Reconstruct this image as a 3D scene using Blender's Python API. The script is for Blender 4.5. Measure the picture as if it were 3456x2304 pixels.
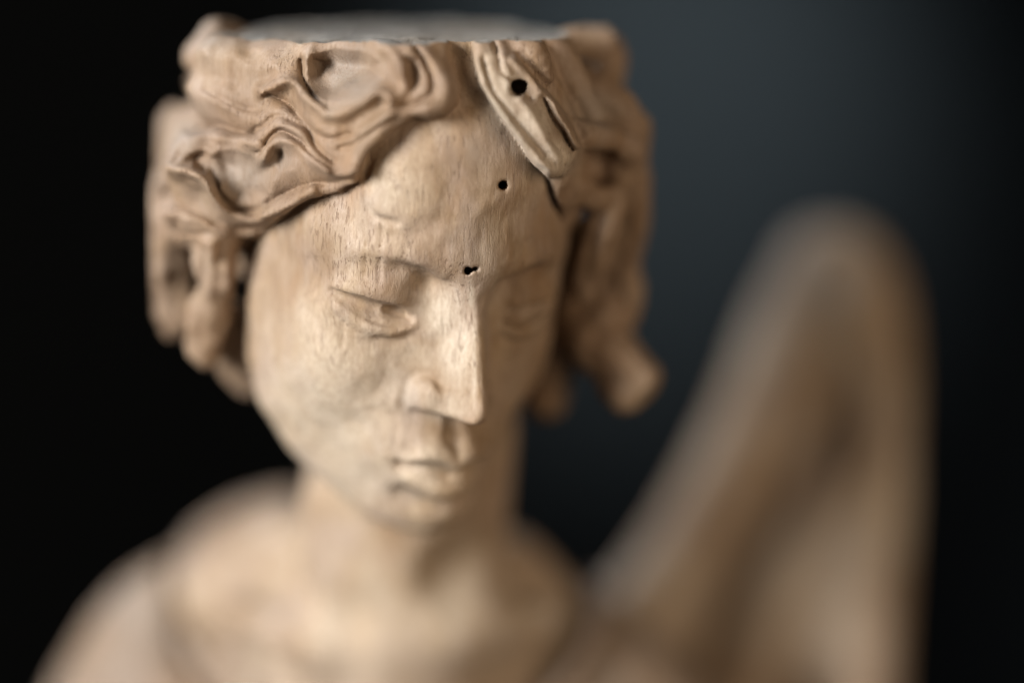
import bpy, math, random
import numpy as np
from mathutils import Vector, Matrix

# ------------------------------------------------------------------ clear
for o in list(bpy.data.objects):
    bpy.data.objects.remove(o)
scene = bpy.context.scene
col = scene.collection

# ------------------------------------------------------------------ camera
PITCH = math.radians(11.0)          # the camera looks slightly down on the carving
DIST = 460.0                        # millimetres from lens to the plane in focus
PXMM = 19.0                         # photograph pixels per millimetre in that plane
LIFT = 160.0                        # height of the focus point above the foot of the bust (mm)
CA, SA = math.cos(PITCH), math.sin(PITCH)

def v2w(p):
    """view millimetres (x right, y up, z to the lens) -> world metres"""
    p = np.asarray(p, float).reshape(-1, 3)
    return np.stack([p[:, 0], p[:, 1]*SA - p[:, 2]*CA, p[:, 1]*CA + p[:, 2]*SA + LIFT], 1)*0.001

cam_d = bpy.data.cameras.new('camera')
cam = bpy.data.objects.new('camera', cam_d)
col.objects.link(cam)
cam.location = v2w([0, 0, DIST])[0]
cam.rotation_euler = (math.radians(90) - PITCH, 0, 0)
cam_d.sensor_width = 22.2
cam_d.lens = 22.2*DIST/(3456/PXMM)
cam_d.clip_start = 0.02
cam_d.clip_end = 50
cam_d.dof.use_dof = True
cam_d.dof.focus_distance = (DIST - 1.0)*0.001
cam_d.dof.aperture_fstop = 1.02
cam_d.dof.aperture_blades = 0
scene.camera = cam

# ------------------------------------------------------------------ light
world = bpy.data.worlds.new('World')
scene.world = world
world.use_nodes = True
bg = world.node_tree.nodes['Background']
bg.inputs['Color'].default_value = (0.75, 0.85, 1.0, 1)
bg.inputs['Strength'].default_value = 0.02

def area(name, loc, target, sx, sy, power, colour, spread=180):
    d = bpy.data.lights.new(name, 'AREA')
    d.shape = 'RECTANGLE'
    d.size, d.size_y, d.energy, d.color = sx, sy, power, colour
    d.spread = math.radians(spread)
    o = bpy.data.objects.new(name, d)
    col.objects.link(o)
    o.location = loc
    o.rotation_euler = (Vector(target) - Vector(loc)).to_track_quat('-Z', 'Y').to_euler()
    return o

HEADW = v2w([-20, 10, -20])[0]
area('window_light', (-0.77, -0.60, 0.46), HEADW, 0.34, 0.52, 2.2, (1.0, 0.980, 0.945), 44)
area('rear_window_light', (-0.62, 0.42, 0.72), HEADW, 0.4, 0.6, 1.9, (0.86, 0.92, 1.0), 90)
area('room_bounce_light', (0.62, -0.60, 0.26), HEADW, 0.5, 0.6, 1.05, (1.0, 0.78, 0.55), 80)

WALL_Y = 1.5
sp = bpy.data.lights.new('wall_lamp', 'SPOT')
sp.energy, sp.color = 22, (0.84, 0.95, 1.0)
sp.spot_size, sp.spot_blend, sp.shadow_soft_size = math.radians(42), 1.0, 0.05
spo = bpy.data.objects.new('wall_lamp', sp); col.objects.link(spo)
spo.location = (0.16, WALL_Y - 0.55, 0.42)
spo.rotation_euler = (Vector((0.115, WALL_Y, 0.055)) - Vector(spo.location)).to_track_quat('-Z', 'Y').to_euler()

scene.view_settings.view_transform = 'Standard'
scene.view_settings.look = 'None'
scene.view_settings.gamma = 1.0
scene.view_settings.exposure = 0.0
scene.view_settings.use_curve_mapping = False
scene.cycles.max_bounces = 6

# ================================================================== field tools
F32 = np.float32
HRES = 0.38          # grid step of the head carving (mm)
def P(px, py, z=0.0):
    """photograph pixel + depth (mm towards the lens) -> view point (mm)"""
    s = (DIST - z)/DIST
    return np.array([(px - 1728)/PXMM*s, (1152 - py)/PXMM*s, z])

def smin(a, b, k):
    h = np.clip(0.5 + 0.5*(b - a)/k, 0, 1)
    return b + (a - b)*h - k*h*(1 - h)
def smax(a, b, k):
    return -smin(-a, -b, k)

def catmull(pts, rad, n=5):
    pts = np.asarray(pts, float); rad = np.asarray(rad, float)
    if len(pts) < 3:
        return pts, rad
    A = np.column_stack([pts, rad])
    A = np.vstack([2*A[0] - A[1], A, 2*A[-1] - A[-2]])
    out = []
    for i in range(1, len(A) - 2):
        p0, p1, p2, p3 = A[i-1:i+3]
        for j in range(n):
            t = j/n
            out.append(0.5*((2*p1) + (-p0 + p2)*t + (2*p0 - 5*p1 + 4*p2 - p3)*t*t + (-p0 + 3*p1 - 3*p2 + p3)*t**3))
    out.append(A[-2])
    out = np.array(out)
    return out[:, :3], np.maximum(out[:, 3], 0.05)

class Ell:
    def __init__(s, c, r, R=None):
        s.c = np.asarray(c, F32); s.r = np.asarray(r, F32); s.R = None if R is None else np.asarray(R, F32)
        m = max(r); s.lo = s.c - m; s.hi = s.c + m
    def __call__(s, p):
        q = p - s.c
        if s.R is not None:
            q = q @ s.R            # columns of R are the local axes
        k0 = np.sqrt(((q/s.r)**2).sum(1)); k1 = np.sqrt(((q/(s.r*s.r))**2).sum(1))
        return np.where(k1 > 1e-6, k0*(k0 - 1)/np.maximum(k1, 1e-6), -s.r.min())

class Tube:
    """tapered rounded tube along a smooth line; flat < 1 squashes it along nrm"""
    def __init__(s, pts, rad, flat=1.0, nrm=(0, 0, 1), n=3):
        s.p, s.r = catmull(pts, rad, n)
        s.p = s.p.astype(F32); s.r = s.r.astype(F32)
        s.flat = flat; s.n = np.asarray(nrm, F32)/np.linalg.norm(nrm)
        m = s.r.max(); s.lo = s.p.min(0) - m; s.hi = s.p.max(0) + m
    def __call__(s, p):
        best = None
        p = p.astype(F32)
        for i in range(len(s.p) - 1):
            a, b = s.p[i], s.p[i+1]
            ab = b - a; L = float(ab @ ab) + 1e-9
            q = p - a
            t = np.clip((q @ ab)/L, 0, 1)
            q -= t[:, None]*ab
            if s.flat != 1.0:
                qn = q @ s.n
                q += np.outer(qn*(1/s.flat - 1), s.n)
            d = np.sqrt((q*q).sum(1)) - (s.r[i] + t*(s.r[i+1] - s.r[i]))
            best = d if best is None else np.minimum(best, d)
        return best*min(1.0, s.flat**0.5)

class Hull:
    """rounded convex solid: points inside all planes n.p <= d"""
    def __init__(s, planes, k, lo, hi):
        s.pl = planes; s.k = k; s.lo = np.asarray(lo); s.hi = np.asarray(hi)
    def __call__(s, p):
        d = None
        for n, o in s.pl:
            e = p @ np.asarray(n, F32) - o
            d = e if d is None else smax(d, e, s.k)
        return d

class Field:
    def __init__(s):
        s.ops = []
        s.marg = 0.0
        s.names = []
    def lab(s, name):
        if name not in s.names: s.names.append(name)
        return s.names.index(name)
    def add(s, prim, k=1.0, label=None): s.ops.append(('add', prim, k, None if label is None else s.lab(label)))
    def sub(s, prim, k=1.0, label=None): s.ops.append(('sub', prim, k, None if label is None else s.lab(label)))
    def dent(s, pts, depth, width, n=3):
        """press a soft line (depth > 0) or raise it (depth < 0)"""
        t = Tube(pts, [0.05]*len(pts), n=n)
        s.ops.append(('dent', t, (depth, width), None))
    def fn(s, f, label=None): s.ops.append(('fn', f, 0, None if label is None else s.lab(label)))
    def __call__(s, p, labels=False):
        p = p.astype(F32)
        d = np.full(len(p), 1e3, F32); L = np.zeros(len(p), np.int16)
        plo, phi = p.min(0), p.max(0)
        for kind, prim, k, lb in s.ops:
            if kind == 'fn':
                e = prim(p, d)
                if isinstance(e, tuple): e, msk = e
                else: msk = np.abs(e - d) > 1e-4
                if lb is not None: L[msk] = lb
                d = e.astype(F32); continue
            m = (k[1]*3 if kind == 'dent' else max(k*1.2 + 3.0, s.marg))
            if kind == 'add' and len(s.ops) and prim is s.ops[0][1]:
                idx = slice(None)
            elif (prim.lo - m > phi).any() or (prim.hi + m < plo).any():
                continue
            else:
                idx = np.nonzero(((p > prim.lo - m) & (p < prim.hi + m)).all(1))[0]
                if len(idx) == 0: continue
            q = prim(p[idx]); di = d[idx]
            if kind == 'add':
                if lb is not None:
                    Li = L[idx]; Li[q < di] = lb; L[idx] = Li
                d[idx] = smin(di, q, k)
            elif kind == 'sub':
                if lb is not None:
                    Li = L[idx]; Li[-q > di] = lb; L[idx] = Li
                d[idx] = smax(di, -q, k)
            else:
                w = k[1]
                d[idx] = di + k[0]*np.exp(-((q + 0.05)/w)**2)
        return (d, L) if labels else d

# far-away distances for culled primitives: keep a coarse bound so ray marching works
def march(field, px, py, z0=30.0, z1=-150.0, it=90):
    """depth of the surface seen at photograph pixels"""
    px = np.asarray(px, float); py = np.asarray(py, float)
    z = np.full(px.shape, z0); live = np.ones(px.shape, bool)
    for _ in range(it):
        i = np.nonzero(live)[0]
        if len(i) == 0: break
        s = (DIST - z[i])/DIST
        p = np.stack([(px[i]-1728)/PXMM*s, (1152-py[i])/PXMM*s, z[i]], 1)
        d = field(p)
        z[i] -= np.clip(d*0.8, 0.05, 2.5)
        live[i] = (d > 0.06) & (z[i] > z1)
    return z

class DepthMap:
    def __init__(s, field, x0, x1, y0, y1, step):
        s.x0, s.y0, s.st = x0, y0, step
        xs = np.arange(x0, x1 + 1, step); ys = np.arange(y0, y1 + 1, step)
        X, Y = np.meshgrid(xs, ys)
        s.z = march(field, X.ravel(), Y.ravel()).reshape(X.shape)
    def at(s, px, py):
        fx = np.clip((px - s.x0)/s.st, 0, s.z.shape[1] - 1.001); fy = np.clip((py - s.y0)/s.st, 0, s.z.shape[0] - 1.001)
        i, j = int(fy), int(fx); a, b = fy - i, fx - j
        Z = s.z[i:i+2, j:j+2]
        return (Z[0, 0]*(1-b) + Z[0, 1]*b)*(1-a) + (Z[1, 0]*(1-b) + Z[1, 1]*b)*a
    def on(s, pts, off=0.0):
        """list of (px, py[, extra depth]) -> view points on the surface"""
        return [P(q[0], q[1], s.at(q[0], q[1]) + off + (q[2] if len(q) > 2 else 0.0)) for q in pts]

_rng = np.random.RandomState(7)
_lat = _rng.rand(32, 32, 32).astype(F32)*2 - 1
def vnoise(p, scale):
    """smooth value noise in numpy"""
    q = p/np.asarray(scale, F32)
    i = np.floor(q).astype(int); f = (q - i).astype(F32); f = f*f*(3 - 2*f)
    out = 0
    for dx in (0, 1):
        for dy in (0, 1):
            for dz in (0, 1):
                w = (f[:, 0] if dx else 1-f[:, 0])*(f[:, 1] if dy else 1-f[:, 1])*(f[:, 2] if dz else 1-f[:, 2])
                out = out + w*_lat[(i[:, 0]+dx) % 32, (i[:, 1]+dy) % 32, (i[:, 2]+dz) % 32]
    return out

def poly_sd(poly, p):
    """signed distance (mm, negative inside) from view points, seen through the lens, to a pixel polygon"""
    s = DIST/(DIST - p[:, 2])
    x = p[:, 0]*s; y = p[:, 1]*s
    V = np.array([((a-1728)/PXMM, (1152-b)/PXMM) for a, b in poly], F32)
    d = np.full(len(x), 1e9, F32); ins = np.zeros(len(x), bool)
    for k in range(len(V)):
        a, b = V[k], V[(k+1) % len(V)]
        e = b - a; wx = x - a[0]; wy = y - a[1]
        t = np.clip((wx*e[0] + wy*e[1])/(e @ e + 1e-9), 0, 1)
        d = np.minimum(d, (wx - t*e[0])**2 + (wy - t*e[1])**2)
        c = ((a[1] > y) != (b[1] > y)) & (x < e[0]*(y - a[1])/(e[1] if abs(e[1]) > 1e-6 else 1e-6) + a[0])
        ins ^= c
    return np.where(ins, -1, 1)*np.sqrt(d)

def mesh_field(field, lo, hi, h):
    """surface nets: quads around the zero level of a field -> verts, quads, labels per quad"""
    lo = np.asarray(lo, float); hi = np.asarray(hi, float)
    B = 8
    n = (np.ceil((hi - lo)/h/B).astype(int))*B
    # coarse pass
    nb = n//B
    field.marg = B*h*1.3
    g = np.stack(np.meshgrid(*[(np.arange(nb[a]) + 0.5)*B*h + lo[a] for a in range(3)], indexing='ij'), -1).reshape(-1, 3)
    dc = np.concatenate([field(g[i:i+400000]) for i in range(0, len(g), 400000)])
    half = B*h*0.87
    field.marg = 0.0
    D = np.repeat(np.repeat(np.repeat(np.where(dc < 0, -1, 1).astype(F32).reshape(nb), B, 0), B, 1), B, 2)
    Lb = np.zeros(D.shape, np.int16)
    act = np.nonzero(np.abs(dc) < half*1.9 + 1.0)[0]
    off = np.stack(np.meshgrid(np.arange(B), np.arange(B), np.arange(B), indexing='ij'), -1).reshape(-1, 3)
    ba = np.stack(np.unravel_index(act, nb), 1)*B
    key = ba//(B*5)
    key = (key[:, 0]*1000 + key[:, 1])*1000 + key[:, 2]
    srt = np.argsort(key, kind='stable'); ba = ba[srt]; key = key[srt]
    cuts = np.concatenate([[0], np.nonzero(np.diff(key))[0] + 1, [len(ba)]])
    for c0, c1 in zip(cuts[:-1], cuts[1:]):
        ii = (ba[c0:c1, None, :] + off[None]).reshape(-1, 3)
        d, L = field(ii*h + lo, True)
        D[ii[:, 0], ii[:, 1], ii[:, 2]] = d
        Lb[ii[:, 0], ii[:, 1], ii[:, 2]] = L
    S = D < 0
    # cells with a sign change
    c8 = [(slice(a, D.shape[0]-1+a), slice(b, D.shape[1]-1+b), slice(c, D.shape[2]-1+c)) for a in (0, 1) for b in (0, 1) for c in (0, 1)]
    cnt = np.zeros([x-1 for x in D.shape], np.int8)
    for sl in c8: cnt += S[sl]
    ci = np.stack(np.nonzero((cnt > 0) & (cnt < 8)), 1)
    vid = np.full(cnt.shape, -1, np.int32); vid[ci[:, 0], ci[:, 1], ci[:, 2]] = np.arange(len(ci))
    cor = [(a, b, c) for a in (0, 1) for b in (0, 1) for c in (0, 1)]
    val = np.stack([D[ci[:, 0]+a, ci[:, 1]+b, ci[:, 2]+c] for a, b, c in cor], 1)
    acc = np.zeros((len(ci), 3)); num = np.zeros(len(ci))
    for i in range(8):
        for j in range(i+1, 8):
            if sum(abs(cor[i][k]-cor[j][k]) for k in range(3)) != 1: continue
            a, b = val[:, i], val[:, j]
            m = (a < 0) != (b < 0)
            t = np.where(m, a/np.where(m, a - b, 1), 0)
            pt = np.array(cor[i])[None] + t[:, None]*(np.array(cor[j]) - np.array(cor[i]))[None]
            acc[m] += pt[m]; num[m] += 1
    verts = (ci + acc/num[:, None])*h + lo
    quads = []; ql = []
    for ax in range(3):
        o1, o2 = (ax+1) % 3, (ax+2) % 3
        sl0 = [slice(None)]*3; sl1 = [slice(None)]*3
        sl0[ax] = slice(0, -1); sl1[ax] = slice(1, None)
        e = S[tuple(sl0)] != S[tuple(sl1)]
        idx = np.stack(np.nonzero(e), 1)
        ok = (idx[:, o1] > 0) & (idx[:, o2] > 0) & (idx[:, o1] < D.shape[o1]-1) & (idx[:, o2] < D.shape[o2]-1)
        idx = idx[ok]
        def at(d1, d2):
            q = idx.copy(); q[:, o1] += d1; q[:, o2] += d2
            return vid[q[:, 0], q[:, 1], q[:, 2]]
        q = np.stack([at(-1, -1), at(0, -1), at(0, 0), at(-1, 0)], 1)
        ins = S[idx[:, 0], idx[:, 1], idx[:, 2]]
        q[~ins] = q[~ins][:, ::-1]
        quads.append(q); ql.append(Lb[idx[:, 0], idx[:, 1], idx[:, 2]])
    return verts, np.concatenate(quads), np.concatenate(ql)

def smooth_labels(quads, ql, nv, rounds=2):
    nl = int(ql.max()) + 1
    for _ in range(rounds):
        vote = np.zeros((nv, nl), np.float32)
        for k in range(4):
            np.add.at(vote, (quads[:, k], ql), 1)
        ql = vote[quads].sum(1).argmax(1)
    return ql

def vnormals(v, q):
    n = np.cross(v[q[:, 2]] - v[q[:, 0]], v[q[:, 3]] - v[q[:, 1]])
    out = np.zeros_like(v)
    for k in range(4): np.add.at(out, q[:, k], n)
    return out/np.maximum(np.linalg.norm(out, axis=1), 1e-12)[:, None]

def make_part(name, v, q, nrm, mat, parent, attrs, shift):
    used, inv = np.unique(q, return_inverse=True)
    q = inv.reshape(q.shape); vv = v[used] - shift
    me = bpy.data.meshes.new(name)
    me.vertices.add(len(vv)); me.vertices.foreach_set('co', vv.astype(F32).ravel())
    me.loops.add(q.size); me.loops.foreach_set('vertex_index', q.astype(np.int32).ravel())
    me.polygons.add(len(q)); me.polygons.foreach_set('loop_start', np.arange(0, q.size, 4, dtype=np.int32))
    me.polygons.foreach_set('use_smooth', np.ones(len(q), bool))
    me.update(calc_edges=True)
    for an, arr in attrs.items():
        a = me.attributes.new(an, 'FLOAT', 'POINT'); a.data.foreach_set('value', arr[used].astype(F32))
    me.normals_split_custom_set_from_vertices(nrm[used].tolist())
    me.materials.append(mat)
    o = bpy.data.objects.new(name, me); col.objects.link(o)
    o.parent = parent
    return o

# ================================================================== head frame
YAW, NOD = math.radians(28), math.radians(22)
sy_, cy_, sp_, cp_ = math.sin(YAW), math.cos(YAW), math.sin(NOD), math.cos(NOD)
HU = np.array([cy_, 0, -sy_])                       # the figure's own left, to the right in the photograph
HV = np.array([sy_*sp_, cp_, cy_*sp_])              # up through the crown
HW = np.array([sy_*cp_, -sp_, cy_*cp_])             # out of the face
NASION = P(1588, 1000, -4.0)
HO = NASION - 2*HV - 30*HW
HR = np.stack([HU, HV, HW], 1)
def H(u, v, w): return HO + u*HU + v*HV + w*HW
def tohead(p): return (p - HO.astype(F32)) @ HR.astype(F32)

UPV = np.array([0, CA, SA])                         # world up in the view frame

# ------------------------------------------------------------------ head: base forms
head = Field()
CRAN = Ell(H(0, 17, -6), (29.5, 37, 37), HR)
head.add(CRAN, 1, 'face')
head.add(Ell(H(0, -10, 1), (25.6, 36, 26.5), HR), 11, 'face')
for s in (-1, 1):
    head.add(Ell(H(s*14, -13, 13), (11.5, 14, 11), HR), 9, 'face')            # cheeks
    head.add(Tube([H(s*22, -8, 0), H(s*19.4 + 0.4, -26, 4.5), H(s*7.5 + 2.6, -41.5, 17)], [5, 6.5, 5.6]), 9, 'face')   # jaw
head.add(Ell(H(3.0, -42.0, 20.5), (8.8, 6.5, 8.2), HR), 5, 'face')                     # chin
head.add(Ell(H(0.5, -28.5, 22), (12, 9.5, 10.5), HR), 8, 'face')                    # muzzle
# brow
for s in (-1, 1):
    head.add(Tube([H(s*4, 8, 25), H(s*12, 9, 22), H(s*20, 8, 16)], [3.4, 3.0, 2.6]), 10, 'face')
# eye sockets and eyeballs
for s in (-1, 1):
    head.sub(Ell(H(s*8.5, 1.5, 31.5), (4, 4.2, 4), HR), 5)
    head.add(Ell(H(s*13.5, -1, 17.8), (9.5, 7.5, 7.5), HR), 4, 'face')
# nose: a wedge with a flat worn ridge
def hp(n, pt):                                      # plane in head frame
    n = np.array(n, float); n /= np.linalg.norm(n)
    nv = n[0]*HU + n[1]*HV + n[2]*HW
    return nv, float(nv @ H(*pt))
nose_planes = [hp((0, 0.50, 1), (0, -17, 41.2)),            # ridge, sloping back to the brow
               hp((-1, 0.24, 0.78), (-1.6, 0, 31)), hp((1, 0.27, 0.55), (2.4, 0, 31)),
               hp((0, -1, 0.0), (0, -19.6, 41)), hp((0.35, -0.55, 1), (0, -18.6, 40.6)), hp((0, 0.8, 0.6), (0, 9, 30)), hp((0, 0, -1), (0, 0, 18))]
head.add(Hull(nose_planes, 1.7, H(0, -6, 30) - 24, H(0, -6, 30) + 24), 3.0, 'face')

HEADPLANE_PT = P(1300, 134, -3.0)
def cut_plane(p, d):
    n = np.array([0, math.cos(math.radians(9.6)), math.sin(math.radians(9.6))])
    e = p @ n.astype(F32) - F32(n @ HEADPLANE_PT)
    e = e + 0.4*vnoise(p, 6.0) + 0.22*vnoise(p + 5, 2.0)
    return smax(d, e, 0.35), e > d + 0.15

base_map = DepthMap(head, 420, 2300, 60, 1860, 20)

# ------------------------------------------------------------------ hair shell
FACE_POLY = [(1575, 60), (1515, 130), (1522, 214), (1552, 286), (1548, 350), (1504, 390), (1453, 408), (1400, 402), (1344, 434),
             (1300, 475), (1242, 515), (1216, 571), (1191, 607), (1140, 648), (1063, 668), (1002, 689), (961, 724), (900, 775), (860, 815),
             (820, 870), (795, 930), (778, 1005), (770, 1100), (790, 1200), (700, 1400), (900, 1900), (1600, 1900), (1860, 1420), (1880, 1250),
             (1895, 1100), (1905, 950), (1900, 800), (1880, 680), (1851, 597), (1800, 551), (1759, 485), (1708, 423), (1657, 347), (1616, 286), (1601, 204), (1610, 60)]
# relief of the carved curls over the left brow, as strokes across the hair: ridges (+), cuts (-) and scooped hollows
RIDGES = [
    ([(890, 312), (977, 278), (1028, 332), (1079, 372), (1114, 392), (1196, 357), (1267, 313), (1312, 322)], 2.6, 24, 'a'),
    ([(870, 470), (945, 418), (1010, 447), (1045, 508), (1110, 570)], 1.5, 18, 'b'),
    ([(885, 545), (903, 492), (950, 470), (992, 493), (1050, 545), (1140, 592), (1205, 575)], 1.9, 20, 'b'),
    ([(575, 575), (655, 588), (705, 628), (735, 690), (800, 735), (880, 742), (960, 700), (1050, 650)], 2.3, 26, 'c'),
    ([(545, 720), (660, 742), (760, 785), (850, 800)], 1.6, 22, 'd'),
    ([(1330, 140), (1440, 190), (1503, 290), (1482, 352), (1400, 372), (1310, 405), (1240, 475), (1200, 560)], 1.8, 42, 'e'),
    ([(1300, 160), (1350, 220), (1370, 290), (1330, 345)], 1.3, 20, 'e'),
    ([(650, 300), (740, 340), (850, 400), (940, 392)], 1.4, 40, 'f'),
    ([(690, 150), (800, 190), (900, 220), (1000, 180)], 1.2, 60, 'f'),
    ([(640, 470), (730, 455), (820, 480), (880, 500)], 1.6, 28, 'g'),
    ([(1010, 400), (1080, 450), (1160, 470), (1240, 430), (1330, 380)], 1.4, 26, 'a'),
]
CUTS = [
    ([(905, 322), (971, 350), (1015, 397), (1060, 448), (1120, 470), (1190, 452)], 2.2, 13),
    ([(858, 445), (935, 393), (1022, 424), (1075, 497), (1130, 545)], 1.3, 9),
    ([(872, 515), (932, 446), (1003, 466), (1055, 525), (1120, 570)], 1.4, 8),
    ([(640, 535), (690, 520), (722, 590), (738, 648), (792, 702), (862, 716)], 1.8, 11),
    ([(545, 685), (650, 712), (760, 760), (880, 772)], 1.6, 11),
    ([(560, 775), (680, 795), (800, 812), (860, 806)], 1.2, 10),
    ([(1405, 170), (1450, 240), (1455, 310), (1410, 345), (1330, 365)], 1.5, 11),
    ([(690, 300), (790, 352), (870, 372), (900, 330)], 1.0, 14),
    ([(640, 440), (720, 425), (800, 440), (860, 450)], 1.3, 12),
    ([(905, 690), (985, 640), (1090, 615), (1180, 610)], 1.1, 10),
    ([(1150, 500), (1210, 480), (1270, 430), (1340, 400)], 1.2, 10),
    ([(1018, 210), (1022, 262), (1058, 325), (1108, 362)], 1.2, 9),
]
BASINS = [
    ([(1042, 185), (1034, 255), (1065, 318), (1108, 352), (1150, 338), (1230, 302), (1295, 258), (1290, 205), (1220, 172), (1120, 165)], 3.4, 62),
    ([(700, 530), (728, 590), (745, 640), (795, 692), (860, 700), (905, 665), (925, 600), (928, 556), (870, 530), (800, 505), (745, 505)], 2.9, 66),
    ([(640, 520), (690, 512), (708, 560), (690, 590), (650, 570)], 2.2, 28),
    ([(918, 512), (955, 497), (990, 525), (992, 572), (945, 584), (922, 550)], 0.9, 26),
    ([(1352, 185), (1410, 205), (1432, 280), (1392, 312), (1362, 262)], 1.6, 30),
]
def seg_dist(poly, x, y):
    best = np.full(len(x), 1e12, F32)
    for (ax, ay), (bx, by) in zip(poly[:-1], poly[1:]):
        ex, ey = bx - ax, by - ay
        t = np.clip(((x-ax)*ex + (y-ay)*ey)/(ex*ex + ey*ey), 0, 1)
        best = np.minimum(best, (x-ax-t*ex)**2 + (y-ay-t*ey)**2)
    return np.sqrt(best)
def smooth2(poly, n=4):
    q, _ = catmull([(a, b, 0) for a, b in poly], [1]*len(poly), n)
    return [(float(a), float(b)) for a, b, _ in q]
RIDGES = [(smooth2(a), b, c, e) for a, b, c, e in RIDGES]
CUTS = [(smooth2(a), b, c) for a, b, c in CUTS]
def to_px(p):
    s = DIST/(DIST - p[:, 2])
    return p[:, 0]*s*PXMM + 1728, 1152 - p[:, 1]*s*PXMM
def relief(p):
    out = np.zeros(len(p), F32)
    px, py = to_px(p)
    # slightly uneven knife work
    px = px + 7*vnoise(p, 3.0); py = py + 7*vnoise(p + 17, 3.0)
    for poly, h, soft in BASINS:
        a = np.array(poly); i = np.nonzero((px > a[:, 0].min()) & (px < a[:, 0].max()) & (py > a[:, 1].min()) & (py < a[:, 1].max()))[0]
        if len(i) == 0: continue
        x, y = px[i], py[i]
        q = np.stack([(x-1728)/PXMM, (1152-y)/PXMM, np.zeros(len(x))], 1).astype(F32)
        sd = np.clip(-poly_sd(poly, q)*PXMM/soft, 0, 1)
        out[i] -= h*np.sin(sd*np.pi/2)
    for poly, h, w, _ in RIDGES:
        a = np.array(poly); i = np.nonzero((px > a[:, 0].min() - 3*w) & (px < a[:, 0].max() + 3*w) & (py > a[:, 1].min() - 3*w) & (py < a[:, 1].max() + 3*w))[0]
        if len(i) == 0: continue
        out[i] += h*np.exp(-(seg_dist(poly, px[i], py[i])/w)**2)
    for poly, h, w in CUTS:
        a = np.array(poly); i = np.nonzero((px > a[:, 0].min() - 4*w) & (px < a[:, 0].max() + 4*w) & (py > a[:, 1].min() - 4*w) & (py < a[:, 1].max() + 4*w))[0]
        if len(i) == 0: continue
        out[i] -= h*np.exp(-np.abs(seg_dist(poly, px[i], py[i])/w)**1.3)
    return out
MASSES = [Ell(P(735, 595, -17), (9.0, 8.5, 12.5)), Ell(P(830, 290, -16), (9.5, 11, 12.5)), Ell(P(700, 765, -19), (7, 5, 9)), Ell(P(1010, 330, -10), (11, 11, 10)), Ell(P(900, 600, -12), (9, 7, 9.5))]
def hair_shell(p, d):
    hd = tohead(p)
    t = 4.0 - 0.8*np.clip(-hd[:, 0]/25, -0.6, 1) + 1.5*vnoise(p, 7.0) + 0.6*vnoise(p + 50, 3.5)
    e0 = CRAN(p)
    e = e0 - t
    near = np.abs(e) < 22
    g = np.full(len(p), -30.0, F32)
    if near.any():
        g[near] = np.minimum(-poly_sd(FACE_POLY, p[near]), hd[near, 2] + 6)
    t = t*(0.38 + 0.62*np.clip(-g/7.0, 0, 1))
    sel = near & (p[:, 2] > -34) & (p[:, 0] < -8)
    if sel.any():
        ps = p[sel]
        rl = relief(ps)*np.clip((ps[:, 2] + 34)/8, 0, 1)
        t[sel] += 1.8
    e = e0 - t
    if sel.any():
        es = e[sel]
        for m in MASSES:
            es = smin(es, m(ps), 4.0)
        e[sel] = es - rl
    e = smax(e, g, 1.2)
    e = smax(e, -hd[:, 1] - 14, 6)
    return np.minimum(d, e)
head.fn(hair_shell, 'hair')
hm = DepthMap(head, 420, 2300, 60, 1500, 20)

# ------------------------------------------------------------------ locks
lock_n = [0]
def lock(pts, rad, off=0.0, k=1.2, flat=1.0, label=True):
    """pts: (px, py) on the surface, or (px, py, z, 'z') with its own depth"""
    pp = [P(q[0], q[1], q[2]) if len(q) == 4 else P(q[0], q[1], hm.at(q[0], q[1]) + off + (q[2] if len(q) == 3 else 0)) for q in pts]
    if len(pts[0]) != 4:
        pp[0] = pp[0] - np.array([0, 0, 0.9*rad[0]])
    lb = None
    if label:
        lb = 'curl_%02d' % lock_n[0]; lock_n[0] += 1
    head.add(Tube(pp, rad, flat), k, lb)
    return pp
Z = 'z'
# left front mass
# the little lick of hair low on the forehead
head.add(Ell(P(1345, 650, base_map.at(1345, 650) - 0.9), (6.0, 5.4, 2.0)), 3.2, 'face')
# left hanging locks
lock([(640, 720, -24, Z), (570, 860, -30, Z), (550, 980, -33, Z), (600, 1075, -34, Z)], [5, 4.6, 4.6, 3.6], 0, 0.60)
lock([(735, 800, -15, Z), (720, 950, -19, Z), (705, 1080, -22, Z), (690, 1185, -24, Z)], [4.6, 4.2, 4.2, 3.0], 0, 0.48)
lock([(780, 1080, -31, Z), (800, 1200, -34, Z), (840, 1280, -36, Z)], [4, 4.5, 3.5], 0, 0.60)
# back left curls
lock([(720, 350, -38, Z), (615, 450, -40, Z), (540, 560, -38, Z), (530, 650, -35, Z)], [6, 5, 4, 3], 0, 0.60)
lock([(690, 470, -32, Z), (620, 560, -32, Z), (560, 680, -30, Z), (540, 760, -30, Z)], [5, 5, 4.5, 4], 0, 0.60)
# right of the parting: the pale strand with worm hole
lock([(1720, 140), (1790, 180), (1835, 260)], [3, 3.2, 2], -0.6, 0.35)
lock([(1840, 150), (1895, 215), (1935, 290), (1990, 380)], [3.2, 3.4, 3.2, 3], -0.8, 0.36)
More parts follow.
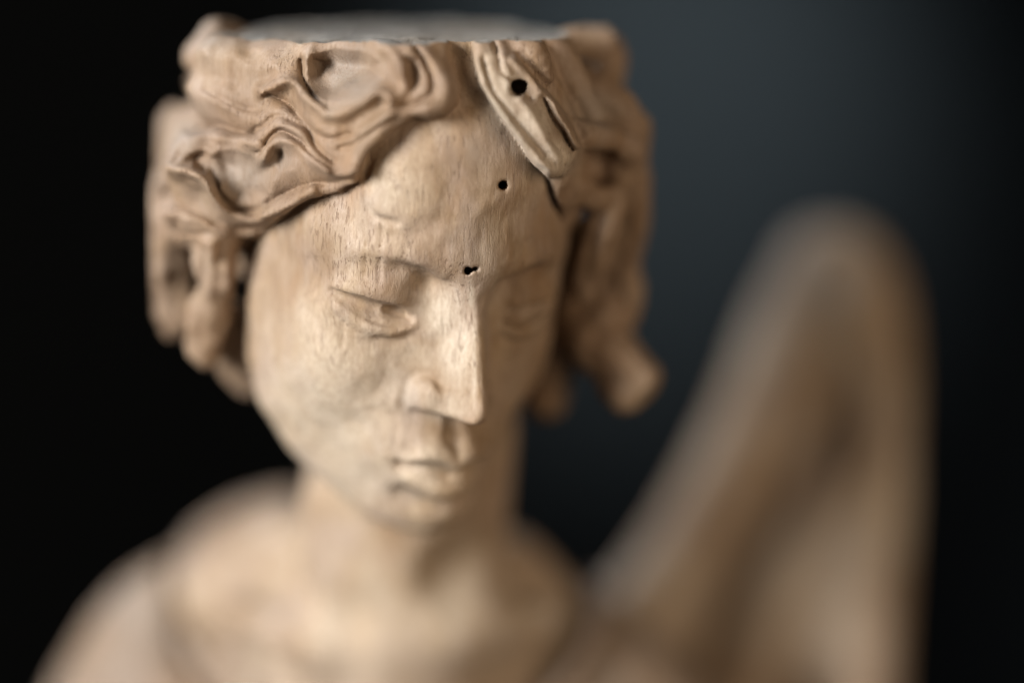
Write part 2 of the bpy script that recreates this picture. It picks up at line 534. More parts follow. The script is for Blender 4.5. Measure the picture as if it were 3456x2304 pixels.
# the pale forelock right of the parting: a flat folded band with a blunt end
FORELOCK = [(1590, 90), (1598, 195), (1622, 290), (1662, 352), (1712, 427), (1764, 490), (1805, 555), (1853, 602), (1897, 598), (1938, 556), (1972, 495), (1942, 425), (1890, 342), (1817, 262), (1740, 178), (1680, 90)]
FL_RIDGES = [(smooth2(a), b, c) for a, b, c in (([(1612, 215), (1655, 325), (1755, 465), (1850, 575)], 0.9, 15), ([(1735, 200), (1845, 325), (1925, 440), (1950, 490)], 1.3, 17),
                                                ([(1690, 190), (1735, 295), (1805, 405), (1885, 535)], 0.9, 20))]
FL_CUTS = [(smooth2(a), b, c) for a, b, c in (([(1632, 200), (1655, 290), (1705, 362), (1775, 452), (1832, 530)], 1.2, 9), ([(1835, 330), (1868, 410), (1905, 464), (1930, 505)], 1.6, 9),
                                              ([(1668, 140), (1693, 235), (1745, 280), (1790, 335)], 1.3, 9), ([(1860, 470), (1895, 515), (1905, 560)], 0.8, 8))]
def forelock(p, d):
    e0 = CRAN(p)
    near = np.nonzero((np.abs(e0 - 5) < 12) & (p[:, 2] > -30) & (p[:, 0] > -12) & (p[:, 1] > 22))[0]
    if len(near) == 0: return d
    q = p[near]
    px, py = to_px(q); px = px + 5*vnoise(q, 2.5); py = py + 5*vnoise(q + 9, 2.5)
    t = 4.8 + 1.4*np.clip((py - 250)/300, 0, 1).astype(F32)
    for poly, h, w in FL_RIDGES: t += h*np.exp(-(seg_dist(poly, px, py)/w)**2)
    for poly, h, w in FL_CUTS: t -= h*np.exp(-np.abs(seg_dist(poly, px, py)/w)**1.3)
    sd = poly_sd(FORELOCK, np.stack([(px-1728)/PXMM, (1152-py)/PXMM, np.zeros(len(q))], 1).astype(F32))
    t -= 1.6*np.clip(1 + sd/1.6, 0, 1)**2
    e = smax(e0[near] - t, sd, 0.7)
    out = d.copy(); out[near] = smin(d[near], e, 0.4)
    return out
head.fn(forelock, 'curl_forelock')
# right curl loop and the wavy lock below it
lock([(1900, 440, -6, Z), (1980, 455, -8, Z), (2065, 468, -14, Z), (2120, 510, -20, Z), (2115, 590, -22, Z), (2070, 650, -20, Z), (2000, 665, -16, Z), (1945, 650, -14, Z)], [3.0, 2.6, 2.4, 2.5, 2.8, 2.8, 2.6, 2], 0, 0.40)
lock([(1990, 300, -20, Z), (2060, 390, -22, Z), (2110, 480, -27, Z), (2130, 600, -30, Z), (2120, 720, -32, Z)], [5, 5, 4.6, 4, 3.6], 0, 0.60)
lock([(1950, 560, -20, Z), (2020, 560, -24, Z), (2060, 580, -27, Z)], [5, 5, 4], 0, 1.00)
lock([(2050, 690, -20, Z), (2030, 780, -20, Z), (1995, 880, -23, Z), (1975, 980, -27, Z)], [3.4, 3.2, 3.2, 2.6], 0, 0.48)
lock([(2105, 640, -32, Z), (2110, 760, -34, Z), (2075, 890, -36, Z), (2085, 1000, -36, Z), (2030, 1100, -37, Z)], [4.2, 4.4, 4.8, 4.6, 4.2], 0, 0.64)
lock([(1990, 800, -33, Z), (1970, 930, -36, Z), (1960, 1060, -38, Z)], [5, 5, 5], 0, 1.00)
lock([(1960, 1080, -36, Z), (2010, 1160, -35, Z), (2085, 1210, -34, Z), (2135, 1280, -34, Z), (2085, 1320, -34, Z)], [3.8, 4.8, 5.2, 4.6, 3.8], 0, 0.64)
lock([(1900, 1050, -44, Z), (1880, 1200, -46, Z), (1850, 1340, -46, Z)], [6, 5, 4], 0, 0.64)
# hollows
def hollow(px, py, dz, r, k=1.0, R=None):
    c = P(px, py, hm.at(px, py) + dz)
    head.sub(Ell(c, r, R), k)
head.sub(Ell(P(2035, 560, -16), (3.4, 3.6, 5)), 0.8)
head.sub(Ell(P(610, 305, -30), (4.5, 2.6, 14)), 1.5)
head.sub(Ell(P(470, 700, -36), (2.6, 2.2, 10)), 1.5)
head.fn(cut_plane, 'crown_cut')
# knobs that stand up past the sawn top
lock([(735, 230, -22, Z), (715, 165, -24, Z), (760, 125, -27, Z), (800, 130, -29, Z)], [4, 4.2, 3.0, 2.4], 0, 1.2)
lock([(1930, 150, -26, Z), (2030, 150, -30, Z), (2050, 220, -32, Z), (2010, 290, -30, Z)], [3, 4, 4.2, 4], 0, 1.4)

fm = DepthMap(head, 420, 2300, 60, 1860, 15)
def line(pts, depth, width):
    head.dent(fm.on(pts), depth, width)
def ridge(pts, rad, off, k=0.8, label='face'):
    head.add(Tube(fm.on(pts, off), rad), k, label)

# ------------------------------------------------------------------ cut lines in the hair
line([(1489, 143), (1519, 214), (1552, 286), (1545, 350), (1504, 392), (1453, 412), (1390, 405)], 0.6, 0.6)
line([(1760, 190), (1830, 272), (1900, 350), (1960, 450)], 1.2, 0.8)
line([(624, 828), (645, 890), (655, 975)], 1.6, 1.3)
line([(1267, 490), (1242, 551), (1232, 638), (1240, 704), (1267, 735), (1334, 755)], 1.5, 0.65)
line([(1960, 180), (2010, 240), (2000, 300)], 0.8, 1.0)

for pts in ([(520, 760), (512, 900), (535, 1040)], [(600, 730), (590, 880), (600, 1040)], [(690, 850), (682, 1000), (680, 1150)], [(745, 840), (735, 980), (722, 1120)],
            [(600, 380), (560, 480), (530, 600)], [(650, 420), (600, 540), (560, 640)], [(2060, 380), (2120, 500), (2140, 640)], [(2020, 740), (1990, 860), (1975, 960)],
            [(2130, 680), (2110, 820), (2070, 930), (2090, 1030)], [(2010, 1130), (2090, 1180), (2160, 1260)], [(1990, 1190), (2060, 1240), (2100, 1300)]):
    line(pts, 1.2, 1.0)
# drying cracks along the grain
for pts in ([(1289, 768), (1286, 840), (1283, 900), (1281, 952)], [(1240, 820), (1235, 880), (1230, 935)], 
            [(1160, 1085), (1155, 1170)], [(1095, 620), (1092, 690)], [(920, 630), (905, 680), (903, 740)]):
    line(pts, 0.55, 0.32)

# ------------------------------------------------------------------ features laid out on the face itself
def onface(uv, off=0.0):
    """points (u, v) of the face, dropped onto the carving along the line of sight of the figure"""
    uv = np.asarray(uv, float); w = np.full(len(uv), 55.0); live = np.ones(len(uv), bool)
    for _ in range(120):
        i = np.nonzero(live)[0]
        if not len(i): break
        d = head(np.array([H(uv[j, 0], uv[j, 1], w[j]) for j in i]))
        w[i] -= np.clip(d*0.8, 0.03, 2.5); live[i] = (d > 0.05) & (w[i] > 0)
    return [H(uv[j, 0], uv[j, 1], w[j] + off) for j in range(len(uv))]

def eye(s, m, g=1.0, q=1.0):
    """s: side, m: narrowing of the far eye"""
    f = lambda pts: [(s*(9.0 + (-u - 9.0)*m), v) for u, v in pts]
    slit = f([(-22.0, -0.9), (-19, -1.8), (-15.5, -2.5), (-12.3, -2.9), (-9.8, -3.4)])
    low = f([(-23.2, -0.6), (-21.0, -2.0), (-18.8, -3.2), (-15.5, -4.4), (-12.3, -4.6), (-9.6, -3.9)])
    up = f([(-22.8, -0.4), (-19.4, -0.5), (-15.5, -0.8), (-12.2, -1.4), (-9.4, -3.2)])
    lid = f([(-22.0, 0.6), (-19, 0.9), (-15.5, 0.9), (-12, 0.2)])
    lip = f([(-21.5, -3.2), (-18.8, -4.9), (-15.5, -6.0), (-12.3, -6.0), (-9.2, -4.8)])
    A, B, C, D, E = onface(slit, -0.45), onface(low), onface(up), onface(lip, -0.35), onface(lid, -0.7)
    pup = onface(f([(-13.4, -2.5), (-11.8, -2.7), (-10.2, -3.3)]), -1.9)
    head.add(Tube(E, [0.6*g, 1.3*g, 1.4*g, 0.8*g]), 1.6, 'face')
    head.add(Tube(D, [0.3*g, 0.8*g, 0.9*g, 0.8*g, 0.4*g]), 1.6, 'face')
    head.sub(Tube(A, [0.4*q, 1.15*q, 1.5*q, 1.55*q, 0.8*q]), 0.25)
    head.dent(B, 2.3, 0.45)
    head.dent(C, 0.7, 0.4)
    head.sub(Tube(pup, [1.1*q, 1.35*q, 0.85*q]), 0.3)
    head.dent(onface(f([(-14, 6.0), (-11, 5.6), (-8.2, 4.0)])), 1.3, 1.8)
    head.dent(onface(f([(-21, 7.6), (-16, 9.2), (-11, 8.6), (-6.5, 6.2)])), -0.6, 1.6)      # brow           # hollow under the brow
    head.dent(onface(f([(-15, -8.0), (-12.5, -8.2), (-10, -7.0)])), 0.3, 1.0)
eye(-1, 1.0, 0.9)
eye(1, 0.82, 1.35, 1.3)

for s in (-1, 1):
    head.add(Ell(H(s*5.0, -16.2, 29.2), (2.2, 2.8, 4.0), HR), 2.4, 'face')          # nose wings
    head.dent(onface([(s*8.8, -20.0), (s*8.8, -16.5), (s*7.4, -13.6), (s*5.2, -12.9), (s*4.0, -14.4)]), 1.3, 0.75)
ph = onface([(0.8, -22.5), (1.0, -25.0), (1.0, -26.6)], 1.1)
head.sub(Tube(ph, [1.7, 2.6, 2.3]), 1.3)
M0 = 1.6
up_ = onface([(M0-9, -30.6), (M0-6, -28.4), (M0-2.6, -28.2), (M0, -29.6), (M0+2.6, -28.2), (M0+6, -28.4), (M0+9, -30.6)], -0.2)
lo_ = onface([(M0-7.5, -33.4), (M0-3.5, -34.6), (M0, -35.2), (M0+3.5, -34.6), (M0+7.5, -33.4)], -0.1)
gap = [(M0-9.4, -31.9), (M0-6.5, -30.1), (M0-3, -30.4), (M0, -32.0), (M0+3, -30.4), (M0+6.5, -30.1), (M0+9.4, -31.9)]
opening = onface([(M0-9.0, -31.9), (M0-6, -31.2), (M0-3, -31.8), (M0-0.5, -32.9)], 0.1)
head.add(Tube(up_, [0.6, 1.4, 1.8, 1.8, 1.8, 1.4, 0.6]), 1.9, 'face')
head.add(Tube(lo_, [0.9, 2.2, 2.6, 2.2, 0.9]), 1.4, 'face')
g = onface(gap)
head.sub(Tube(opening, [1.2, 1.0, 0.9, 0.5]), 0.5)
head.dent(g, 2.0, 0.75)
head.dent([g[0], g[0] - 0.8*HV - 0.4*HU], 1.8, 1.3)
head.dent([g[-1], g[-1] - 0.8*HV + 0.4*HU], 1.8, 1.3)
head.dent(onface([(M0-6.5, -38.6), (M0-3, -39.4), (M0+3, -39.4), (M0+6.5, -38.6)]), 1.3, 2.0)
line([(1488, 1712), (1492, 1718)], 0.9, 0.9)

# ------------------------------------------------------------------ worm holes
def worm(px, py, r, depth=9.0, tilt=(0, 0)):
    a = P(px, py, fm.at(px, py) + 2); b = P(px + tilt[0], py + tilt[1], fm.at(px, py) - depth)
    head.sub(Tube([a, b], [r, r]), 0.15)
worm(1700, 628, 1.0, 9, (-10, -10))
worm(1582, 915, 0.85, 8, (-8, -6)); worm(1604, 908, 0.55, 3, (0, 0))
worm(1745, 300, 1.35, 8, (10, -14)); worm(1768, 285, 0.6, 3)

# hand-carved unevenness
def chisel(p, d):
    near = np.abs(d) < 3
    q = p[near]
    n = 0.28*vnoise(q, 5.5) + 0.12*vnoise(q + 31.7, 2.2) + 0.07*vnoise(q + 11.0, (0.9, 3.0, 0.9))
    hu = np.abs(tohead(q)[:, 0])
    n = n + np.clip((hu - 27)/6, 0, 1)*(1.3*vnoise(q + 7, 6.0) + 0.5*vnoise(q + 3, 2.6))
    d = d.copy(); d[near] += n
    return d
head.fn(chisel)
# ================================================================== neck, chest and robe
torso = Field()
torso.add(Tube([P(1400, 1450, -50), P(1370, 1750, -58), P(1350, 2000, -66), P(1340, 2250, -74)], [20, 20.5, 21.5, 25]), 1, 'body')
torso.add(Ell(P(1330, 2620, -88), (52, 36, 34)), 10, 'body')
torso.add(Tube([P(1000, 1910, -84), P(715, 2105, -92), P(450, 2420, -94), P(330, 2800, -94)], [12, 14.5, 15.5, 15.5]), 10, 'body')
torso.add(Tube([P(1700, 1950, -84), P(1980, 2290, -88), P(2180, 2540, -92), P(2250, 2850, -92)], [10, 12, 14, 15]), 10, 'body')
torso.add(Tube([P(1080, 1700, -46), P(1120, 1900, -48), P(1200, 2060, -50)], [2.5, 3, 2.4]), 7, 'body')          # neck tendon
torso.add(Tube([P(1300, 2160, -50), P(1550, 2130, -52), P(1850, 2090, -66)], [3.5, 3.8, 3.2]), 9, 'body')           # collarbones
torso.add(Tube([P(1080, 2180, -51), P(900, 2110, -59), P(760, 2060, -68)], [3.5, 3.4, 3.0]), 9, 'body')
torso.sub(Ell(P(1190, 2120, -38), (4, 4, 4)), 6)
torso.sub(Ell(P(800, 1950, -50), (7, 6, 5)), 9)
torso.sub(Ell(P(1620, 1940, -42), (9, 6, 5)), 8)
NECK_POLY = [(640, 1400), (600, 1650), (575, 1800), (575, 1950), (610, 2120), (690, 2260), (830, 2420), (1300, 2700), (1720, 2480), (1900, 2300), (2000, 2150), (2030, 2000),
             (2010, 1880), (1960, 1800), (1900, 1400)]
def robe(p, d):
    g = -poly_sd(NECK_POLY, p)
    g = np.minimum(g, -p[:, 2] - 95)
    g = np.where(p[:, 2] > -95, -poly_sd(NECK_POLY, p), -20)
    t = 4.2 + 0.8*np.sin(p[:, 0]*0.16 + p[:, 1]*0.07) + 1.0*vnoise(p, 16.0)
    e = smax(d - t, g, 3.0)
    e = smax(e, p[:, 1] + 0.28*(p[:, 2] + 95) + 34 - 0.10*np.abs(p[:, 0] + 20), 4)
    return np.minimum(d, e)
torso.fn(robe, 'robe')
torso.add(Tube([P(625, 1790, -86), P(600, 1850, -82), P(575, 1950, -76), P(612, 2120, -68), P(690, 2260, -62), P(830, 2420, -58)], [2.6, 2.2, 2, 2, 2, 2]), 1.5, 'collar')
torso.add(Tube([P(1975, 1905, -92), P(2025, 2000, -80), P(2000, 2150, -72), P(1900, 2300, -66), P(1720, 2480, -60)], [1.8, 2.0, 2.0, 2.0, 2.0]), 1.5, 'collar_r')
torso.add(Tube([P(980, 1720, -100), P(820, 1770, -106), P(700, 1850, -106)], [4.5, 4.5, 4.5]), 6, 'robe')
tm = DepthMap(torso, 440, 2200, 1640, 2500, 40)
torso.sub(Tube(tm.on([(628, 1780), (616, 1870), (618, 1980), (655, 2110), (740, 2240), (870, 2380)]), [2.0, 3.0, 3.6, 3.8, 3.8, 3.6]), 1.5)
torso.dent(tm.on([(622, 1760), (612, 1850), (610, 1960), (640, 2100), (720, 2230), (850, 2380)]), 8.0, 3.6)
torso.dent(tm.on([(1965, 1880), (1985, 1990), (1950, 2130), (1850, 2280), (1700, 2430)]), 5.0, 2.8)
def foot_cut(p, d):
    e = -(p @ UPV.astype(F32)) - (LIFT - 2)
    return smax(d, e, 1.0)
torso.fn(foot_cut)

# ================================================================== wing
wing = Field()
wing.add(Tube([P(2880, 2900, -120), P(2905, 2300, -124), P(2925, 1800, -128), P(2945, 1350, -132), P(2930, 1050, -134), P(2870, 890, -135), P(2780, 870, -136)],
              [9, 8.5, 8.5, 8.5, 8.5, 8, 6.5]), 1, 'wing')
wing.add(Tube([P(2760, 920, -138), P(2680, 1110, -138), P(2580, 1380, -136), P(2430, 1670, -132), P(2280, 1900, -128), P(2100, 2110, -122), P(1850, 2330, -114), P(1650, 2480, -108)], [8.5, 10, 10, 9.5, 9, 8.5, 9, 9], 0.8), 6, 'wing')
wing.add(Tube([P(2830, 1040, -135), P(2770, 1600, -132), P(2650, 2000, -130), P(2500, 2400, -130), P(2400, 2900, -128)], [9, 11, 13, 13, 13], 0.7), 7, 'wing')
wing.add(Tube([P(2860, 1700, -131), P(2790, 2100, -130), P(2750, 2500, -138), P(2700, 2900, -136)], [10, 12, 13, 13], 0.6), 7, 'wing')
wing.add(Tube([P(2560, 1750, -140), P(2420, 2000, -136), P(2280, 2300, -132), P(2200, 2800, -128)], [9, 11, 12, 12], 0.6), 7, 'wing')
for pts in ([(2830, 1200), (2770, 1380), (2680, 1600), (2590, 1850)], [(2880, 1300), (2850, 1650), (2830, 2000), (2810, 2400)], [(2880, 1350), (2820, 1700), (2740, 2050), (2650, 2400)], [(2560, 1650), (2480, 1900), (2380, 2200), (2300, 2500)]):
    wing.sub(Tube([P(x, y, -127) for x, y in pts], [1.5, 2.4, 2.6, 2.6]), 3)
wing.add(Tube([P(2870, 930, -128), P(2890, 1000, -126), P(2850, 1060, -128)], [3, 4, 2.5]), 3, 'wing')
wing.fn(foot_cut)

# ================================================================== materials
class NT:
    def __init__(s, name):
        s.m = bpy.data.materials.new(name); s.m.use_nodes = True
        s.t = s.m.node_tree; s.b = s.t.nodes['Principled BSDF']
    def n(s, kind, **kw):
        nd = s.t.nodes.new(kind)
        for k, v in kw.items():
            if k in nd.inputs: nd.inputs[k].default_value = v
            else: setattr(nd, k, v)
        return nd
    def link(s, a, b): s.t.links.new(a, b)
    def mapped(s, scale):
        if not hasattr(s, 'tc'): s.tc = s.n('ShaderNodeTexCoord')
        mp = s.n('ShaderNodeMapping'); mp.inputs['Scale'].default_value = scale; mp.inputs['Location'].default_value = (13.7, 5.2, 8.9)
        s.link(s.tc.outputs['Object'], mp.inputs['Vector']); return mp.outputs['Vector']
    def noise(s, scale, detail=2.0, rough=0.5, dist=0.0):
        nd = s.n('ShaderNodeTexNoise', Scale=1.0, Detail=detail, Roughness=rough, Distortion=dist)
        s.link(s.mapped(scale), nd.inputs['Vector']); return nd.outputs['Fac']
    def ramp(s, fac, stops):
        nd = s.n('ShaderNodeValToRGB'); e = nd.color_ramp.elements
        while len(e) < len(stops): e.new(0.5)
        for el, (pos, c) in zip(e, stops):
            el.position = pos; el.color = (c, c, c, 1) if not hasattr(c, '__len__') else (*c, 1)
        s.link(fac, nd.inputs['Fac']); return nd.outputs['Color']
    def mix(s, fac, a, b, mode='MIX'):
        nd = s.n('ShaderNodeMix', data_type='RGBA', blend_type=mode)
        for v, sock in ((fac, nd.inputs[0]), (a, nd.inputs[6]), (b, nd.inputs[7])):
            if hasattr(v, 'is_output'): s.link(v, sock)
            elif hasattr(v, '__len__'): sock.default_value = (*v, 1)
            else: sock.default_value = v
        return nd.outputs[2]
    def math(s, op, a, b=None, clamp=False):
        nd = s.n('ShaderNodeMath', operation=op, use_clamp=clamp)
        for v, sock in ((a, nd.inputs[0]), (b, nd.inputs[1])):
            if v is None: continue
            if hasattr(v, 'is_output'): s.link(v, sock)
            else: sock.default_value = v
        return nd.outputs[0]
    def attr(s, name):
        nd = s.n('ShaderNodeAttribute', attribute_name=name); return nd.outputs['Fac']

def wood(name, light, mid, dark, pores=1.0, bump=1.0):
    """old waxed wood, grain and pores running upright"""
    w = NT(name)
    mm = 1000.0
    patch = w.ramp(w.noise((mm/13, mm/13, mm/22), 5, 0.65), [(0.38, 0), (0.62, 1)])
    grain = w.ramp(w.noise((mm/1.3, mm/1.3, mm/14), 3, 0.6, 0.4), [(0.3, 0), (0.7, 1)])
    fine = w.ramp(w.noise((mm/0.30, mm/0.30, mm/1.6), 2, 0.6), [(0.3, 0), (0.72, 1)])
    speck = w.ramp(w.noise((mm/0.22, mm/0.22, mm/0.35), 2, 0.6), [(0.35, 0), (0.7, 1)])
    c = w.mix(patch, light, mid)
    pink = w.ramp(w.noise((mm/11, mm/11, mm/15), 3, 0.6, 0.6), [(0.42, 0), (0.62, 1)])
    c = w.mix(w.math('MULTIPLY', pink, 0.5), c, (0.46, 0.375, 0.335))
    c = w.mix(w.math('MULTIPLY', w.attr('ruddy'), 0.92), c, dark)
    c = w.mix(w.math('MULTIPLY', grain, 0.45), c, w.mix(1.0, c, (0.66, 0.56, 0.46), 'MULTIPLY'))
    yellow = w.ramp(w.noise((mm/7, mm/7, mm/18), 3, 0.6), [(0.5, 0), (0.75, 1)])
    c = w.mix(w.math('MULTIPLY', yellow, 0.6), c, w.mix(1.0, c, (1.02, 0.82, 0.55), 'MULTIPLY'))
    # worn pale places, brightening painted into the chest, and grey dust lying in the cuts
    wearn = w.ramp(w.noise((mm/2.5, mm/2.5, mm/5), 4, 0.65), [(0.3, 0.6), (0.7, 1)])
    c = w.mix(w.math('MULTIPLY', w.math('MULTIPLY', w.attr('pale'), wearn), 0.85, True), c, (0.67, 0.59, 0.485))
    c = w.mix(w.math('MULTIPLY', w.math('MULTIPLY', w.attr('dust'), wearn), 0.75, True), c, (0.25, 0.235, 0.215))
    c = w.mix(w.math('MULTIPLY', fine, 0.44), c, (0.20, 0.125, 0.07), 'MIX')
    c = w.mix(w.math('MULTIPLY', speck, 0.24), c, (0.16, 0.11, 0.07))
    # pores: short dark upright slits, thicker in some zones
    zone = w.ramp(w.noise((mm/9, mm/9, mm/14), 2), [(0.38, 0.0), (0.62, 1.0)])
    po = w.noise((mm/0.46, mm/0.46, mm/4.6), 2.0, 0.55, 0.25)
    slit = w.math('MULTIPLY', w.ramp(po, [(0.59, 0), (0.66, 1)]), w.math('ADD', w.math('MULTIPLY', zone, 0.6), 0.15))
    slit = w.math('MULTIPLY', slit, pores, True)
    c = w.mix(w.math('MULTIPLY', slit, 0.62), c, (0.12, 0.065, 0.036))
    w.link(c, w.b.inputs['Base Color'])
    rg = w.math('ADD', w.math('MULTIPLY', patch, 0.08), 0.5)
    w.link(w.math('ADD', rg, w.math('MULTIPLY', fine, 0.12)), w.b.inputs['Roughness'])
    w.b.inputs['Specular IOR Level'].default_value = 0.35
    hgt = w.math('SUBTRACT', w.math('ADD', w.math('MULTIPLY', grain, 0.20), w.math('MULTIPLY', speck, 0.16)), w.math('ADD', w.math('MULTIPLY', fine, 0.22), w.math('MULTIPLY', slit, 1.0)))
    bp = w.n('ShaderNodeBump', Strength=0.75*bump, Distance=0.00022)
    w.link(hgt, bp.inputs['Height']); w.link(bp.outputs['Normal'], w.b.inputs['Normal'])
    return w.m

def top_wood():
    w = NT('sawn_grey_wood')
    mm = 1000.0
    g = w.ramp(w.noise((mm/2.0, mm/9, mm/2), 4, 0.65), [(0.3, 0), (0.7, 1)])
    c = w.mix(g, (0.12, 0.105, 0.088), (0.26, 0.245, 0.22))
    p2 = w.ramp(w.noise((mm/12, mm/12, mm/12), 3), [(0.4, 0), (0.65, 1)])
    c = w.mix(w.math('MULTIPLY', p2, 0.5), c, (0.20, 0.15, 0.10))
    w.link(c, w.b.inputs['Base Color']); w.b.inputs['Roughness'].default_value = 0.75
    bp = w.n('ShaderNodeBump', Strength=0.6, Distance=0.0003); w.link(g, bp.inputs['Height']); w.link(bp.outputs['Normal'], w.b.inputs['Normal'])
    return w.m

M = {'wood': wood('carved_wood', (0.47, 0.37, 0.265), (0.27, 0.18, 0.105), (0.215, 0.142, 0.093)), 'top': top_wood()}

# ------------------------------------------------------------------ wear, stains, dust on the carving, and light painted into the chest
def stains_and_light(v, hairy=False, robe=False, chest=False, wing=False):
    s = DIST/(DIST - v[:, 2])
    px = v[:, 0]*s*PXMM + 1728; py = 1152 - v[:, 1]*s*PXMM
    front = np.clip((v[:, 2] + 45)/15, 0, 1)
    def blobs(lst):
        o = np.zeros(len(v))
        for x, y, rx, ry, a in lst:
            o = np.maximum(o, a*np.exp(-(((px-x)/rx)**2 + ((py-y)/ry)**2)**1.3))
        return np.clip(o*front, 0, 1)
    pale = blobs([(1490, 1060, 80, 110, 1.0), (1540, 1180, 70, 130, 0.9), (1400, 1200, 120, 60, 0.6), (1500, 1370, 90, 60, 0.6),
                  (1700, 330, 70, 130, 0.9), (1790, 430, 80, 110, 1.0), (1860, 530, 80, 70, 1.0), (1650, 240, 50, 90, 0.8),
                  (1120, 1380, 250, 270, 0.85), (1020, 1120, 170, 130, 0.4), (1290, 1290, 150, 110, 0.7), (1180, 1600, 240, 120, 0.8), (1330, 650, 90, 90, 0.5),
                  (1450, 1570, 120, 90, 0.6), (1100, 800, 170, 110, 0.1)])
    ruddy = blobs([(900, 300, 300, 200, 0.8), (1350, 300, 200, 150, 0.85), (950, 620, 200, 110, 0.9), (1130, 560, 120, 120, 0.8), (650, 650, 140, 140, 0.4),
                   (2050, 550, 160, 160, 0.8), (2000, 900, 150, 260, 0.8), (1900, 1300, 120, 140, 0.8), (2030, 200, 110, 130, 0.8),
                   (1560, 560, 150, 160, 0.35), (980, 850, 160, 130, 0.5), (1850, 900, 120, 250, 0.5), (1770, 1250, 120, 250, 0.4)])
    dust = blobs([(1170, 250, 110, 90, 0.9), (800, 590, 110, 70, 0.8), (730, 120, 80, 70, 0.7), (600, 440, 80, 110, 0.7), (950, 540, 40, 40, 0.6),
                  (1640, 480, 110, 120, 0.45), (1620, 850, 100, 140, 0.55), (1250, 1060, 60, 16, 0.3), (2010, 370, 90, 70, 0.7), (1760, 300, 40, 40, 0.4),
                  (1400, 1000, 40, 60, 0.5), (1380, 1370, 30, 60, 0.5)])
    pale = np.maximum(pale, blobs([(1010, 140, 9, 12, 1.0), (1590, 1000, 12, 50, 0.9), (1600, 1200, 10, 180, 0.8)]))
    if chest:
        pale = np.clip(0.12 + 0.3*vnoise(v, 12.0) + 0.6*np.exp(-((px-1450)/450)**2 - ((py-2150)/250)**2), 0, 1)  # random pale wear, plus light painted in as a brighter chest centre
    if wing:
        pale = np.clip(0.3 + 0.5*vnoise(v, 11.0), 0, 1); ruddy = np.clip(0.2 + 0.6*vnoise(v + 20, 9.0), 0, 1)
    if robe:
        ruddy = np.clip(0.95 + 0.4*vnoise(v, 14.0), 0, 1); dust = np.clip(0.5 + 0.5*vnoise(v + 40, 10.0), 0, 1)
    if hairy:
        ruddy = np.maximum(ruddy, np.clip(0.72 + 0.40*vnoise(v, 8.0), 0, 1)*np.clip(1.3 - pale, 0, 1))
    return {'pale': pale, 'ruddy': ruddy, 'dust': dust}

# ================================================================== build
angel = bpy.data.objects.new('angel_bust', None); col.objects.link(angel)
angel['label'] = 'carved brown wooden angel bust with downcast face, curly hair, sawn-off crown and one wing'
angel['category'] = 'statue'
ROOT = np.array([0, 0, 0.0])
hv, hq, hl = mesh_field(head, (-68, -42, -80), (32, 62, 12), HRES)
hl = smooth_labels(hq, hl, len(hv))
hw = v2w(hv)
qc = hv[hq].mean(1)
is_hair = hl == head.names.index('hair')
cpx, cpy = to_px(qc)
front = np.nonzero(is_hair & (qc[:, 2] > -36) & (qc[:, 0] < -8))[0]
keys = sorted({k for *_, k in RIDGES})
dist = np.stack([np.min([seg_dist(poly, cpx[front], cpy[front]) for poly, _, w, kk in RIDGES if kk == k], axis=0) for k in keys], 1)
near_k = dist.argmin(1)
for i, k in enumerate(keys):
    head.names.append('curl_front_' + k)
    hl[front[(near_k == i) & (dist.min(1) < 75)]] = len(head.names) - 1
hl = smooth_labels(hq, hl, len(hv), 3)
hn = vnormals(hw, hq)
hair_obj = None
fatt, hatt = stains_and_light(hv), stains_and_light(hv, True)
order = ['face', 'hair', 'crown_cut'] + [n for n in head.names if n.startswith('curl')]
for nme in order:
    sel = hq[hl == head.names.index(nme)]
    if len(sel) < 30: continue
    if nme == 'face': make_part('head', hw, sel, hn, M['wood'], angel, fatt, ROOT)
    elif nme == 'hair': hair_obj = make_part('hair', hw, sel, hn, M['wood'], angel, hatt, ROOT)
    elif nme == 'crown_cut': make_part('sawn_top', hw, sel, hn, M['top'], angel, {}, ROOT)
    else: make_part('curl', hw, sel, hn, M['wood'], hair_obj, hatt, ROOT)


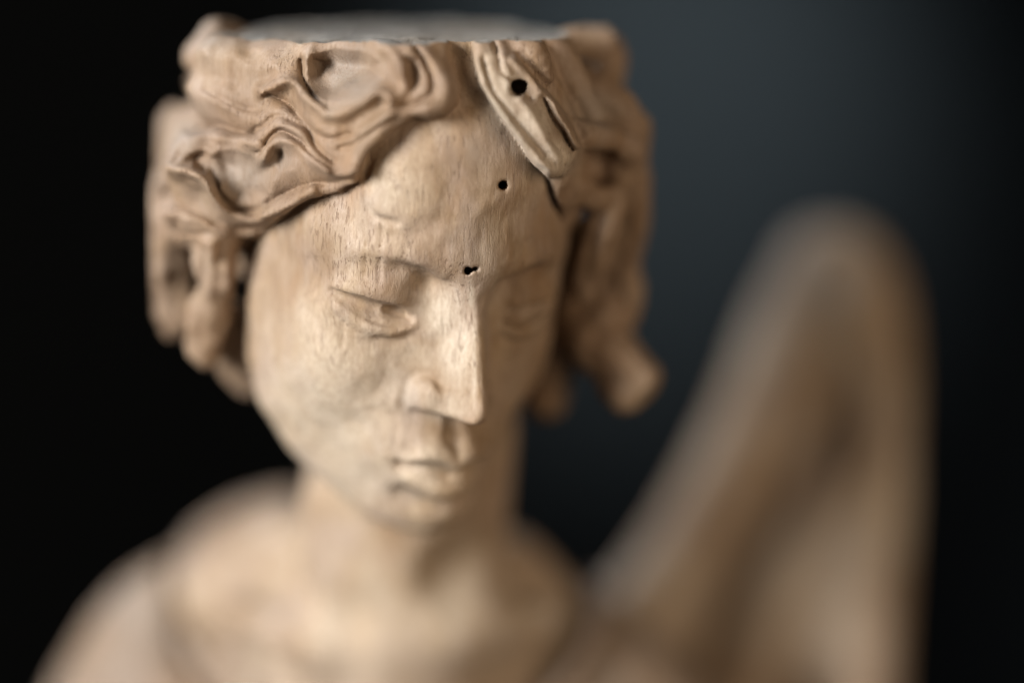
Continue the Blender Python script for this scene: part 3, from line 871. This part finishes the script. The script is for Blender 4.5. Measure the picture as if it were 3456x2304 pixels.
def build(field, lo, hi, h, names):
    v, q, l = mesh_field(field, lo, hi, h)
    l = smooth_labels(q, l, len(v), 4)
    for lab in [n_ for n_ in field.names if n_.startswith('collar')]:
        fi = np.nonzero(l == field.names.index(lab))[0]
        comp = np.arange(len(fi)); qq = q[fi]
        for _ in range(400):
            vm = np.full(len(v), len(fi) + 1)
            for k in range(4): np.minimum.at(vm, qq[:, k], comp)
            nc = vm[qq].min(1)
            if (nc == comp).all(): break
            comp = nc
        ids, cnt = np.unique(comp, return_counts=True)
        l[fi[comp != ids[cnt.argmax()]]] = field.names.index('robe')
    vw = v2w(v); n = vnormals(vw, q)
    for lab, nm in names:
        sel = q[l == field.names.index(lab)]
        if len(sel) > 10: make_part(nm, vw, sel, n, M['wood'], angel, stains_and_light(v, robe=nm.startswith('robe'), chest=nm.startswith('neck'), wing=nm == 'wing'), ROOT)
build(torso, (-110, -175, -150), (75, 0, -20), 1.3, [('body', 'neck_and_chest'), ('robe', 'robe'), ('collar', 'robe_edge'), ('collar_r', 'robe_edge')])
build(wing, (-25, -175, -175), (110, 35, -90), 1.5, [('wing', 'wing')])

# ================================================================== backdrop
def backdrop():
    w = NT('dark_slate_paint')
    n = w.ramp(w.noise((3, 3, 3), 3), [(0.3, 0), (0.7, 1)])
    w.link(w.mix(n, (0.016, 0.020, 0.0225), (0.020, 0.0245, 0.027)), w.b.inputs['Base Color'])
    w.b.inputs['Roughness'].default_value = 0.9
    y = WALL_Y
    me = bpy.data.meshes.new('backdrop_wall')
    me.from_pydata([(-2, y, -1.2), (2, y, -1.2), (2, y, 1.6), (-2, y, 1.6), (-2, y+0.05, -1.2), (2, y+0.05, -1.2), (2, y+0.05, 1.6), (-2, y+0.05, 1.6)], [],
                   [(0, 1, 2, 3), (5, 4, 7, 6), (4, 0, 3, 7), (1, 5, 6, 2), (3, 2, 6, 7), (4, 5, 1, 0)])
    me.materials.append(w.m)
    o = bpy.data.objects.new('backdrop_wall', me); col.objects.link(o); o['kind'] = 'structure'
backdrop()
